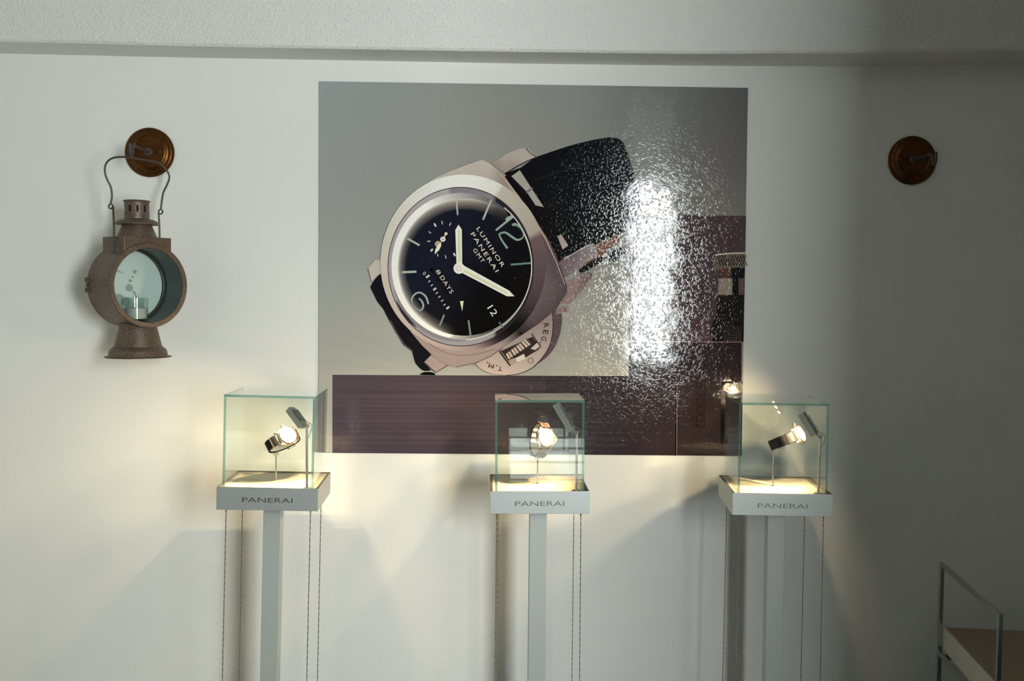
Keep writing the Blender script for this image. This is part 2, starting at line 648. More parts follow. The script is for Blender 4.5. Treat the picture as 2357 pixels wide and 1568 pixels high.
# lower steel band and the dark block on the right
nextl()
for (x0, x1, c0, c1) in ((765, 1105, (74, 66, 74), (64, 57, 63)), (1105, 1447, (64, 57, 63), (54, 48, 53)), (1447, 1707, (56, 47, 50), (50, 41, 44))):
    yt = lambda x: 863 + (x - 765) * 3 / 682 if x < 1447 else 788.0
    yb = lambda x: 1042.7 + (x - 765) * 6.9 / 942
    q = [(x0, yt(x0), c0), (x1, yt(x0) if x0 >= 1447 else yt(min(x1, 1446.9)), c1), (x1, yb(x1), c1), (x0, yb(x0), c0)]
    flip(poster_bm.faces.new([pv(x, y, alb(c, x)) for x, y, c in q]))
poly([(1447, 494), (1717.3, 497), (1711.6, 788), (1447, 786)], lambda x, y: alb((68, 54, 56), x))
nextl()
random.seed(3)
for k in range(62):                                   # fine brushed lines of the steel band
    t = (k + 0.5) / 62
    c = random.choice([(66, 58, 65), (73, 65, 72), (69, 61, 68), (78, 69, 76)])
    y0, y1 = 864 + t * 178, 867 + t * 181
    stroke([(766, y0), (1000, y0 + .6 * 2), (1230, y0 + 2.2), (1446, y1)], random.uniform(.7, 1.6),
           lambda x, y, c=c: alb(c, x, 1.0 - .38 * (x - 766) / 680), layer=False)
stroke([(1556, 880), (1555.5, 1049)], 2.2, (24, 18, 18))
stroke([(1558.3, 880), (1557.8, 1049)], 1.4, (104, 90, 86))
stroke([(1540, 787.2), (1711, 788)], 1.3, (118, 100, 98))
# knurled crown cut by the right edge
poly([(1640, 600), (1646, 590), (1655, 586), (1680, 583.6), (1715.3, 582.5), (1714.3, 617), (1690, 617), (1660, 619), (1644, 620)], (88, 80, 70))
stroke([(1646, 588), (1660, 585), (1685, 583), (1715, 582.4)], 2.2, (176, 168, 150))
nextl()
for k in range(11):
    x = 1650 + k * 6
    stroke([(x, 588), (x + 10, 612)], 1.4, (44, 38, 34), layer=False)
nextl()
for k in range(11):
    x = 1652 + k * 6
    stroke([(x + 6, 588), (x - 5, 612)], 1.4, (44, 38, 34), layer=False)
poly([(1650, 679), (1712.6, 679), (1711, 786), (1640, 786), (1634, 760), (1650, 720)], (44, 38, 38))
poly([(1658, 619), (1684, 617), (1684, 641), (1656, 641)], (74, 50, 42))
poly([(1684, 616), (1713.6, 616), (1713, 641), (1684, 641)], (32, 36, 40))
poly([(1655, 641), (1686, 641), (1685, 679), (1652, 679)], (112, 103, 90))
poly([(1686, 641), (1700, 641), (1700, 679), (1685, 679)], (34, 32, 34))
poly([(1700, 641), (1713, 641), (1712.5, 679), (1700, 679)], (78, 62, 62))
nextl()
for k in range(9):
    stroke([(1664, 752 + 4 * k), (1706, 753 + 4 * k)], 1.0, (72, 62, 62), layer=False)
poly([(1660, 878), (1709.7, 877.5), (1707.3, 1023), (1658.5, 1023)], (20, 18, 18))
stroke([(1658.5, 1024.5), (1707.5, 1024.5)], 1.0, (70, 56, 56))
for dx, c in ((1.0, (64, 53, 55)), (0, (47, 39, 41))):
    ptext('No', 1615 + dx, 857, 1614 + dx, 893, 22, c)
    ptext('3OOO2', 1615.5 + dx, 903, 1613.5 + dx, 984, 22, c)

# strap, upper part
def strapc(x, y):
    t = max(0, min(1, (y - 330) / 220.0))
    return alb((24 + 8 * t, 29 + 6 * t, 38 - 2 * t), x)


poly([(1232.3, 362), (1296.8, 339.9), (1330, 330.5), (1364.3, 322.3), (1402.4, 315.8), (1423, 319), (1434.7, 328), (1443.5, 350), (1456, 385),
      (1468, 430), (1474, 470), (1468, 510), (1450, 530), (1417, 543), (1390, 553), (1367, 564), (1345, 572), (1320, 584), (1297, 592), (1284, 548), (1252.8, 482), (1223.5, 435), (1196, 388)], strapc)
stroke([(1250, 372), (1300, 352), (1360, 336), (1420, 330)], 3.0, (15, 17, 24))
nextl()
for k in range(9):
    x = 1264 + 17 * k
    stroke([(x, 366 - k * 4.2), (x + 9, 363 - k * 4.2)], 2.2, (12, 13, 18), layer=False)
stroke([(1232, 415), (1280, 398), (1340, 378), (1420, 360)], 2.2, (34, 40, 52))
# brown lining and the dark tongue below it
poly([(1367, 566), (1390, 555), (1420, 541), (1428, 549), (1420, 562), (1400, 574), (1385, 592), (1352, 611), (1340, 614), (1352, 603), (1377, 590)], (104, 74, 52))
poly([(1395.5, 593), (1407, 579.5), (1433, 569), (1445, 578), (1430, 592), (1416, 602.5), (1404, 602)], (42, 40, 46))
poly([(1332, 622), (1352, 606), (1380, 592), (1398, 594), (1370, 612), (1350, 624), (1338, 632)], (38, 32, 34))
poly([(1162, 399), (1196, 387), (1223.5, 435), (1252.8, 482), (1284, 548), (1299, 594), (1290, 602), (1268, 556), (1243, 514), (1204.7, 460)], (34, 29, 32))
# bright slots between lug and strap
poly([(1177, 405.6), (1196.6, 391.8), (1225.3, 436.6), (1252, 477), (1233, 473), (1211.5, 441)], (146, 144, 132))
stroke([(1211, 443), (1226, 433)], 4.5, (112, 96, 94))
# left strap and its foot
poly([(873, 631), (857, 651.8), (852.5, 661.6), (858, 673), (868.6, 694.6), (882.9, 712.5), (890, 726.8), (911.4, 766), (929, 794.6), (949, 809.8), (956, 835.7),
      (968.6, 850), (977.5, 854.5), (993, 853), (977, 834), (996, 817), (975, 795), (945, 760), (915, 715), (895, 670), (884, 635)], (29, 27, 33))
stroke([(899, 738), (914, 768), (931, 793), (949, 808)], 2.4, (86, 74, 76))
poly(ell(985, 862, 17, 5.5, 24)[12:] + [(968, 863.4), (1002, 863.8)][::-1], (18, 17, 20))
# lugs
poly([(847, 618), (864.6, 597.7), (884, 600), (882, 630), (873, 631), (855, 649)], (178, 172, 158))
stroke([(847, 618), (855, 649), (873, 632)], 1.4, (96, 86, 82))
poly([(976, 834), (995, 814.5), (1034, 838), (1003, 857.8)], (150, 134, 125))
stroke([(976, 834), (1003, 857.8), (1034, 839)], 2.0, (70, 58, 56))
poly([(1130, 377), (1164.4, 355), (1194.3, 342.5), (1210.4, 339.8), (1217, 343), (1233.3, 360.3), (1228.7, 363.7), (1210.4, 371.2), (1185, 385), (1162, 399)], lambda x, y: alb((158, 149, 139) if y < 372 else (140, 127, 119), x))
stroke([(1210, 341), (1220, 352), (1233, 361)], 4.0, (116, 100, 96))
stroke([(1162, 400), (1185, 386), (1210, 372.4), (1230, 364)], 2.2, (24, 20, 24))
poly([(1283, 544), (1292, 539.7), (1308, 565), (1295, 575)], (150, 135, 125))
poly([(1286, 601), (1296.7, 598), (1329, 578), (1352, 565.7), (1364, 562.7), (1371.7, 567), (1378, 590), (1352, 602.5), (1332, 618), (1310, 634), (1298, 640)], lambda x, y: alb((126, 114, 112) if x > 1345 else (104, 90, 94), x))
stroke([(1297, 598), (1329, 578), (1352, 565.5), (1364, 562.5)], 1.4, (190, 182, 168))
poly([(1302, 650), (1332, 633), (1348.8, 625), (1361, 628.5), (1365.6, 634.6), (1345.7, 663.7), (1324, 688), (1310.5, 700.4), (1290.6, 699), (1290, 680)], lambda x, y: alb((124, 106, 102) if x < 1350 else (92, 78, 78), x))
# crown guard
poly([(1269.7, 711)] + sm([(1291.5, 715), (1294, 735), (1292, 752), (1289, 769), (1277.8, 797.6), (1260.5, 820.5), (1237.6, 838), (1220, 848), (1200, 857), (1180, 862)]) + [(1200, 840), (1250, 790)], (84, 70, 70))
poly([(1279, 711), (1296, 707), (1307.6, 702), (1310, 711.5), (1306, 717.4), (1281, 724.7)], (122, 104, 99))
stroke([(1300, 705), (1302, 718)], 2.0, (84, 70, 68))


def guardc(x, y):
    t = max(0, min(1, (y - 720) / 140))
    return alb((128 + 44 * t, 114 + 42 * t, 110 + 34 * t), x)


GO = [(1269.7, 712), (1271.6, 734.4), (1270.9, 764.3), (1264, 795.3), (1249, 820.5), (1226, 844.6), (1197.4, 858.4), (1163, 863.6), (1134, 860.5), (1111, 851.5), (1094.2, 838.5)]
poly(sm(GO) + [(1140, 812), (1190, 770), (1238, 738), (1268, 706)], guardc)
stroke(sm([(x + 1.4, y + 1) for x, y in GO[:8]]), 1.6, (60, 50, 49))
stroke(sm([(x - .3, y + .6) for x, y in GO[7:]]), 1.0, (104, 91, 87))
poly([(1148, 808), (1158, 806), (1226, 775), (1233, 785), (1246, 797), (1238, 806), (1195, 832), (1174, 843)], (58, 46, 42))
poly([(1185.6, 825), (1206, 814.6), (1210, 826), (1191, 834)], (192, 182, 168))
poly([(1171, 829), (1184, 824), (1191, 834), (1176, 842)], (150, 134, 120))
poly([(1221, 803), (1236, 789), (1243, 797), (1232, 806)], (176, 166, 154))
stroke([(1150, 811), (1174, 842.5)], 1.8, (40, 32, 30))
stroke([(1153, 809), (1176.5, 841)], 1.0, (170, 156, 146))
stroke([(1224, 768), (1242.5, 796)], 2.0, (38, 30, 28))
nextl()
CR = [(1164.5, 815), (1171, 827), (1225, 791), (1212.5, 778)]
for k in range(16):
    a, b = k / 16, (k + 0.78) / 16
    c = [(206, 192, 172), (150, 132, 116), (196, 180, 160), (92, 78, 70)][k % 4]
    q = []
    for t, e in ((a, 0), (b, 0), (b, 1), (a, 1)):
        p0, p1 = (CR[0], CR[3]) if e == 0 else (CR[1], CR[2])
        q.append((p0[0] + (p1[0] - p0[0]) * t, p0[1] + (p1[1] - p0[1]) * t))
    flip(poster_bm.faces.new([pv(x, y, alb(c, x)) for x, y in q]))
band(ell(1221.5, 830.3, 6.4, 6.4, 24), ell(1221.5, 830.3, 5.4, 5.4, 24), lambda k, n, s, x, y: alb((52, 42, 40), x))
for ch, x, y, ang, h in (('R', 1257, 749.5, 82, 12), ('E', 1256, 765, 98, 12), ('G', 1252, 780, 110, 12.5), ('T', 1151.3, 848.5, 183, 11), ('M', 1131, 842, 196, 11)):
    a = R(ang); w = 9.5 if ch != 'M' else 12
    ptext(ch, x - math.cos(a) * w / 2, y - math.sin(a) * w / 2, x + math.cos(a) * w / 2, y + math.sin(a) * w / 2, h, (44, 36, 36))
for x, y in ((1243.8, 788.6), (1143.8, 842.4), (1122, 835)):
    poly(ell(x, y, 1.5, 1.5, 10), (44, 36, 36))

# case body
CASE = [(1109, 367.7), (1128, 376.6), (1164, 404.7), (1204.7, 458), (1243, 512), (1268.5, 553), (1288, 602), (1298, 637.6), (1306, 662), (1305, 675), (1279.7, 713),
        (1238, 747), (1200, 772), (1158, 800), (1130, 821), (1094, 837), (1049.6, 846.4), (1024, 838), (996, 819), (972, 796), (947, 766), (920, 724), (897, 680), (880, 640), (874, 600),
        (884, 545), (910, 490), (950, 445), (1000.6, 410), (1039, 393), (1077, 379)]


def casec(x, y):
    if x > 1225 and y > 500: c = (88, 74, 78)
    elif x > 1180 and y > 690: c = (40, 33, 35)
    elif y > 740: c = (158, 142, 134)
    elif x > 1150: c = (150, 134, 126)
    else: c = (190, 181, 166)
    return alb(c, x, .80)


nextl()
ctr = (1070, 610)
for (x0, y0), (x1, y1) in zip(CASE, CASE[1:] + CASE[:1]):
    flip(poster_bm.faces.new([pv(x0, y0, casec(x0, y0)), pv(x1, y1, casec(x1, y1)), pv(*ctr, alb((150, 140, 130), 1070))]))
stroke([(1164, 405), (1204.7, 459), (1243, 513), (1268.5, 554), (1288, 602)], [5, 9, 9, 7, 3], (30, 25, 28))
stroke([(1152, 400), (1192, 452), (1230, 506), (1256, 550), (1280, 602), (1300, 655)], [2, 5, 4, 3, 2, 1.4], (162, 148, 130))
stroke([(973, 778), (1000, 800), (1030, 814), (1062, 819), (1100, 815), (1140, 804)], 1.5, (110, 96, 92))
stroke([(1049, 845), (1094, 836), (1130, 820), (1158, 800)], 2.2, (104, 88, 84))
# bezel
E_OUT = ell(1066.5, 605, 191, 203, 96)
E_IN = ell(1060.5, 614, 168.5, 183.6, 96)


def bezc(k, n, s, x, y):
    a = math.degrees(2 * PI * k / n)          # 0 right, 90 down, 180 left, 270 up
    key = [(0, (96, 80, 82)), (25, (80, 66, 68)), (48, (34, 29, 30)), (62, (52, 44, 44)), (80, (150, 134, 126)), (110, (176, 162, 150)), (150, (192, 184, 168)), (185, (202, 196, 180)), (215, (210, 207, 192)),
           (250, (222, 222, 212)), (275, (226, 226, 216)), (297, (214, 211, 198)), (300, (184, 176, 160)), (325, (172, 164, 148)), (338, (166, 154, 140)), (341, (112, 88, 86)), (360, (96, 80, 82))]
    for (a0, c0), (a1, c1) in zip(key[:-1], key[1:]):
        if a0 <= a <= a1:
            t = (a - a0) / (a1 - a0)
            return alb([c0[i] + (c1[i] - c0[i]) * t for i in range(3)], x, .86)
    return alb(key[-1][1], x)


band(E_OUT, E_IN, bezc)
band(E_IN, ell(1060.5, 614, 166.8, 181.8, 96), lambda k, n, s, x, y: alb((58, 44, 50), x))
# bevelled edge of the crystal and the pale reflection inside it
E1 = ell(1060.5, 614, 166.8, 181.8, 96)
E2 = ell(1062, 612, 161, 168, 96)


def chamf(k, n, s, x, y):
    a = math.degrees(2 * PI * k / n)
    if 125 < a < 262: return alb((158, 150, 148), x)
    if 60 < a <= 125: return alb((140, 138, 138), x)
    if 262 <= a < 300: return alb((120, 116, 118), x)
    return alb((44, 42, 50), x)


band(E1, E2, chamf)
E3 = ell(1069, 615, 153.5, 158, 96)


def white(k, n, s, x, y):
    a = math.degrees(2 * PI * k / n)
    if 100 < a < 238:
        return alb((222, 221, 212), x)
    if a < 60 or a > 308: return alb((192, 190, 172) if s == 0 and (a < 60 or a > 325) else (26, 26, 34), x)
    if a <= 100: return alb((60 + (a - 60) * 3.0, 58 + (a - 60) * 2.9, 56 + (a - 60) * 2.8), x)
    t = (a - 238) / 70
    return alb((222 - 150 * t, 221 - 152 * t, 212 - 140 * t), x)


band(E2, E3, white)
prev = E3
for i, (sh, f) in enumerate(((3.5, .55), (8, .25), (16, .10), (26, 0.0))):
    cur = ell(1069, 615, 153.5 - sh * .75, 158 - sh * 1.0, 96)

    def edge(k, n, s, x, y, i=i, f=f):
        a = math.degrees(2 * PI * k / n)
        w = 0.0
        if 100 <= a <= 300:
            w = min(1, (a - 100) / 25, (300 - a) / 25)
        g = [1, .55, .25, .10, 0][i + s] * w
        topw = max(0, 1 - abs(a - 268) / 48) * [1.0, .85, .6, .3, 0][i + s]
        base = dialc(x, y)
        c = [b * (1 - g) + e * g for b, e in zip(base, alb((205, 200, 188), x))]
        return [b * (1 - .45 * topw) + e * .45 * topw for b, e in zip(c, alb((170, 150, 128), x))]

    def dialc(x, y):
        t = max(0, min(1, ((x - 1069) * .6 + (y - 615) * .8 + 20) / 150))
        return alb((26 + 4 * t, 29 - 3 * t, 42 - 18 * t), x)

    band(prev, cur, edge)
    prev = cur
nextl()
for k in range(96):
    a, b = prev[k], prev[(k + 1) % 96]
    ma_, mb_ = [((p[0] + 1069) / 2, (p[1] + 615) / 2) for p in (a, b)]
    flip(poster_bm.faces.new([pv(*a, dialc(*a)), pv(*b, dialc(*b)), pv(*mb_, dialc(*mb_)), pv(*ma_, dialc(*ma_))]))
    flip(poster_bm.faces.new([pv(*ma_, dialc(*ma_)), pv(*mb_, dialc(*mb_)), pv(1069, 615, dialc(1069, 615))]))
# bright chamfer lines, lower right and lower left
stroke([(x, y) for x, y in ell(1062, 613, 162, 170, 96)[-14:] + ell(1062, 613, 162, 170, 96)[:24]], 2.4, (190, 188, 170))
stroke([ell(1062, 612, 163, 173, 96)[k] for k in range(22, 44)], [1 + 7 * math.sin(PI * k / 21) for k in range(22)], (120, 120, 124))
stroke([ell(1060, 612, 165, 180, 96)[k] for k in range(34, 42)], [1, 4, 6, 7, 6, 4, 3, 1], (50, 46, 54))


def z3(pts): return [(820 + x / 3.136, 400 + y / 3.136) for x, y in pts]


LUME, LUMED = (158, 166, 154), (108, 126, 114)
for p, w, c in ((((722, 165), (732, 298)), 3.6, LUME), (((975, 190), (915, 332)), 4.4, LUME), (((368, 467), (457, 517)), 4.6, LUME), (((330, 712), (434, 707)), 5.2, LUME),
                (((635, 1018), (602, 1100)), 4.4, LUMED), (((810, 1058), (828, 1188)), 4.2, LUMED), (((1030, 1070), (1060, 1112)), 3.6, (80, 104, 92)), (((1115, 656), (1262, 645)), 4.2, (98, 122, 110)),
                (((515, 283), (527, 303)), 3.6, LUMED)):
    stroke(z3(p), w, c)
nextl()
for p, w in ((((562, 358), (576, 382)), 4), (((618, 340), (622, 366)), 2.0), (((682, 353), (673, 376)), 2.0), (((522, 417), (540, 430)), 2.0), (((513, 488), (536, 487)), 2.2),
             (((537, 560), (553, 543)), 4), (((585, 578), (591, 597)), 2.0), (((643, 588), (648, 612)), 2.0), (((703, 573), (714, 595)), 4)):
    stroke(z3(p), w, (188, 188, 174), layer=False)
# numerals 12 and 6
stroke(z3([(1008, 408), (1070, 358), (1132, 310)]), [4.6, 4.6, 5.4], (140, 154, 140))
poly(z3([(1135, 318), (1120, 298), (1090, 312), (1076, 326), (1080, 340), (1096, 336)]), (140, 154, 140))
def sstroke(pts, ws, col):
    q = smooth_path([(x, y, w) for (x, y), w in zip(pts, ws)], 4)
    stroke([(p.x, p.y) for p in q], [p.z for p in q], col)


sstroke([(1060 + x / 7.127, 440 + y / 7.127) for x, y in ((845, 560), (895, 545), (945, 570), (990, 615), (1020, 670), (1034, 728), (1000, 780), (935, 800), (880, 775), (815, 730), (760, 692), (715, 678), (665, 690), (636, 712), (660, 775), (705, 850), (770, 940))],
       [5, 7, 5, 3, 2.4, 2.6, 3.6, 5, 5.2, 5.2, 5, 4.6, 4.2, 3.6, 4, 4.4, 5.4], (120, 142, 128))
sstroke([(840 + x / 5.6, 600 + y / 5.6) for x, y in ((815, 562), (806, 515), (780, 460), (740, 425), (700, 412), (655, 425), (620, 460), (604, 505), (612, 550), (640, 595), (680, 630), (715, 642), (745, 615), (752, 580), (742, 540), (722, 510), (694, 486))],
       [4, 4.4, 4.4, 4, 4, 4, 4, 3.4, 2, 1.6, 2, 3.2, 4, 4.6, 4.4, 4, 3.6], (140, 154, 142))
# sub-dial hand, power reserve, arrow
poly(z3(ell(590, 508, 23, 23, 24)), (160, 142, 114))
poly(z3([(565, 582), (570, 550), (588, 515), (612, 492), (613, 520), (598, 552)]), (210, 208, 186))
stroke(z3([(625, 473), (648, 433)]), 2.6, (204, 196, 178))
poly(z3(ell(648, 433, 11, 11, 20)), (204, 196, 178))
poly(z3(ell(625, 473, 19, 19, 24)), (208, 202, 186))
poly(z3(ell(626, 474, 5, 5, 12)), (90, 84, 74))
stroke(z3([(545, 690), (690, 915)]), 3.4, (33, 22, 24))
poly(z3(ell(544, 692, 13, 16, 16)), (20, 20, 22))
poly(z3([(748, 921), (775, 918), (765, 993)]), (196, 206, 166))
band(z3(ell(492, 720, 9, 13, 20, tilt=.7)), z3(ell(492, 720, 5, 9, 20, tilt=.7)), lambda k, n, s, x, y: alb((190, 186, 172), x))
nextl()
for x, y, l, w in ((683, 1153, 9.5, 4.4), (707, 1226, 6, 2.2), (745, 1286, 6, 2.2), (788, 1343, 8.5, 4.2), (820, 1402, 6, 2.2), (858, 1460, 6, 2.2), (898, 1518, 6, 2.2), (935, 1580, 6, 2.2), (985, 1625, 8.5, 4)):
    px, py = 880 + x / 6.533, 460 + y / 6.533
    stroke([(px - .80 * l / 2, py + .6 * l / 2), (px + .80 * l / 2, py - .6 * l / 2)], w, (186, 188, 172), layer=False)
INK = (205, 198, 176)
for body, a, b, h in (('LUMINOR', (878, 390), (1062, 670), 9.4), ('PANERAI', (836, 428), (1018, 705), 9.4), ('GMT', (852, 543), (918, 638), 9.2), ('8', (583, 696), (602, 724), 9), ('DAYS', (614, 740), (692, 860), 9.5)):
    (x0, y0), (x1, y1) = z3([a, b])
    ptext(body, x0, y0, x1, y1, h, INK, space=1.22)
(x0, y0), (x1, y1) = z3([(964, 958), (1004, 1020)])
ptext('12', x0, y0, x1, y1, 15, (196, 204, 190))
# hands
poly(z3([(738, 368), (762, 403), (765, 668), (724, 668), (715, 406)]), (212, 206, 192))
poly(z3([(732, 408), (749, 408), (755, 636), (737, 636)]), (184, 196, 160))
poly(z3([(760, 650), (785, 668), (1105, 845), (1143, 885), (1088, 885), (755, 712)]), (212, 206, 190))
poly(z3([(782, 692), (1094, 858), (1084, 868), (777, 708)]), (184, 196, 158))
poly(z3(ell(742, 683, 40, 40, 36)), (212, 207, 194))
band(z3(ell(740, 683, 18, 18, 24)), z3(ell(740, 683, 15.5, 15.5, 24)), lambda k, n, s, x, y: alb((150, 142, 130), x))
# edges of the board
nz = LAYER[0]
corners = [TL, TR, BR_, BL]
for (a, b) in zip(corners, corners[1:] + corners[:1]):
    vs = []
    for q, yy in ((a, PY), (b, PY), (b, -.001), (a, -.001)):
        p = at(*q, PY)
        v = poster_bm.verts.new((p.x, yy, p.z)); v[COL] = (.1, .09, .09, 1)
        vs.append(v)
    poster_bm.faces.new(vs)
o = obj('poster', poster_bm, M['print'], smooth=False)
tag(o, 'large glossy advertising poster of a black-dial wristwatch on the white wall', 'poster')


# ------------------------------------------------------------------ wristwatches
def superell(r, n, segs=64, p=3.2):
    out = []
    for k in range(segs):
        a = 2 * PI * k / segs
        c, s = math.cos(a), math.sin(a)
        d = (abs(c) ** p + abs(s) ** p) ** (-1.0 / p)
        out.append((r * d * c, r * d * s))
    return out


SY, SZ, ZC = 0.0375, 0.030, -0.027


def loop_band(bm, t0, t1, half, th, off=0.0, n=40, mi=0, taper=0.0):
    rings = []
    for k in range(n + 1):
        a = R(t0 + (t1 - t0) * k / n)
        nrm = Vector((0, math.sin(a) / SY, math.cos(a) / SZ)).normalized()
        p = Vector((0, SY * math.sin(a), ZC + SZ * math.cos(a))) + nrm * off
        h = half - taper * math.sin(PI * min(1, k / n)) if taper else half
        rings.append([bm.verts.new(q) for q in (p + Vector((-h, 0, 0)), p + Vector((-h * .92, 0, 0)) + nrm * th, p + Vector((h * .92, 0, 0)) + nrm * th, p + Vector((h, 0, 0)))])
    for A, B in zip(rings[:-1], rings[1:]):
        for k in range(4):
            f = bm.faces.new((A[k], B[k], B[(k + 1) % 4], A[(k + 1) % 4])); f.material_index = mi
    for rr in (rings[0], rings[-1][::-1]):
        f = bm.faces.new(rr); f.material_index = mi


def make_watch(label, mat, metal, strapmat, stitched, guard):
    t = thing('wristwatch', label, 'watch', mat, 'wristwatches shown in the glass cases')
    bm = bmesh.new()
    prev = None
    for r, z in ((.0185, -.0075), (.0215, -.006), (.0222, -.002), (.0215, .0018), (.0195, .003)):
        ring = [bm.verts.new((x, y, z)) for x, y in superell(r, 0)]
        if prev:
            for k in range(64):
                bm.faces.new((prev[k], prev[(k + 1) % 64], ring[(k + 1) % 64], ring[k]))
        else:
            bm.faces.new(ring[::-1])
        prev = ring
    bm.faces.new(prev)
    obj('case', bm, metal, t)
    bm = bmesh.new()
    lathe(bm, [(.0212, .0024), (.0212, .0045), (.0200, .0062), (.0182, .0064), (.0178, .0040), (.0178, .0028)], 64, closed=True)
    obj('bezel', bm, metal, t)
    bm = bmesh.new()
    lathe(bm, [(.0179, .0030), (.0179, .0042)], 64, cap0=True, cap1=True)
    for k in range(12):
        a = 2 * PI * k / 12
        mm = Matrix.Rotation(a, 4, 'Z')
        box(bm, (-.0006, .0118, .0040), (.0006, .0158, .0046), mm, 1)
    for a, l in ((.5, .009), (2.3, .013)):
        mm = Matrix.Rotation(a, 4, 'Z')
        box(bm, (-.0006, -.002, .0044), (.0006, l, .0049), mm, 1)
    obj('dial', bm, [M['dial'], M['dialmark']], t, smooth=False)
    # lugs
    for sx in (-1, 1):
        for sy in (-1, 1):
            bm = bmesh.new()
            pts = [(sy * .017, .001), (sy * .0225, .0005), (sy * .0262, -.004), (sy * .0262, -.0075), (sy * .0225, -.0075), (sy * .017, -.0065)]
            va = [bm.verts.new((sx * .0128, y, z)) for y, z in pts]
            vb = [bm.verts.new((sx * .0162, y, z)) for y, z in pts]
            bm.faces.new(va); bm.faces.new(vb[::-1])
            for k in range(6): bm.faces.new((va[k], va[(k + 1) % 6], vb[(k + 1) % 6], vb[k]))
            obj('lug', bm, metal, t, bevel=.0005)
    # crown and its guard
    bm = bmesh.new()
    mm = Matrix.Translation((.0225, 0, -.002)) @ Matrix.Rotation(PI / 2, 4, 'Y')
    lathe(bm, [(.0012, -.002), (.0012, .001), (.0030, .0012), (.0034, .002), (.0034, .0046), (.0029, .0052)], 20, mm, cap0=True, cap1=True)
    obj('crown', bm, metal, t)
    if guard:
        bm = bmesh.new()
        out = [(.0205 + .0092 * math.sin(PI * k / 16), -.0125 + .025 * k / 16) for k in range(17)]
        inn = [(.0205 + .0052 * math.sin(PI * k / 16), .0085 - .017 * k / 16) for k in range(17)]
        loop = out + inn
        lo_ = [bm.verts.new((x, y, -.0050)) for x, y in loop]
        hi_ = [bm.verts.new((x, y, .0005)) for x, y in loop]
        n = len(loop)
        for k in range(n): bm.faces.new((lo_[k], lo_[(k + 1) % n], hi_[(k + 1) % n], hi_[k]))
        for k in range(16):
            i, j = k, 33 - k
            bm.faces.new((lo_[i], lo_[j], lo_[j - 1], lo_[i + 1])); bm.faces.new((hi_[i], hi_[i + 1], hi_[j - 1], hi_[j]))
        obj('crown_guard', bm, metal, t)
    # strap in two halves
    for s, t0, t1 in ((0, 42, 182), (1, 178, 318)):
        bm = bmesh.new()
        loop_band(bm, t0, t1, .0118, .0028, off=0.0 if s == 0 else .0004, mi=0)
        if stitched:
            for k in range(22):
                a = R(t0 + 6 + (t1 - t0 - 12) * k / 22)
                a2 = a + R(3)
                for sx in (-1, 1):
                    ps = []
                    for aa in (a, a2):
                        nrm = Vector((0, math.sin(aa) / SY, math.cos(aa) / SZ)).normalized()
                        ps.append(Vector((sx * .0098, SY * math.sin(aa), ZC + SZ * math.cos(aa))) + nrm * .0031)
                    tube(bm, ps, .00035, 5, mi=1)
        obj('strap', bm, [strapmat, M['stitch']], t)
    for a in (64, 296):
        bm = bmesh.new()
        loop_band(bm, a - 3, a + 3, .0126, .0036, off=-.0002, n=2)
        obj('strap_keeper', bm, strapmat if guard else metal, t)
    bm = bmesh.new()
    b0 = Vector((0, SY * math.sin(R(222)), ZC + SZ * math.cos(R(222))))
    nrm = Vector((0, math.sin(R(222)) / SY, math.cos(R(222)) / SZ)).normalized()
    tg = Vector((1, 0, 0)).cross(nrm)
    pts = [b0 + nrm * .0050 + Vector((x, 0, 0)) + tg * y for x, y in ((-.0135, -.008), (.0135, -.008), (.0135, .008), (-.0135, .008))]
    tube(bm, pts, .0013, 8, closed=True)
    tube(bm, [b0 + nrm * .0058 - tg * .009, b0 + nrm * .0054 + tg * .008], .0009, 6)
    obj('buckle', bm, metal, t)
    return t


def basis(origin, n, a, s):
    n = Vector(n).normalized()
    a = Vector(a); a = (a - n * a.dot(n)).normalized()
    y = n.cross(a)
    return frame_mat(origin, a * s, y * s, n * s)


# ------------------------------------------------------------------ display cases
WB, DB, HB, WG, DG, HG = .254, .2405, .0578, .2277, .2281, .2329
TH = .0060   # glass thickness


def bevel_box(name, a, b, mt, parent, w=.0008):
    bm = bmesh.new(); box(bm, a, b)
    return obj(name, bm, mt, parent, bevel=w, smooth=False)


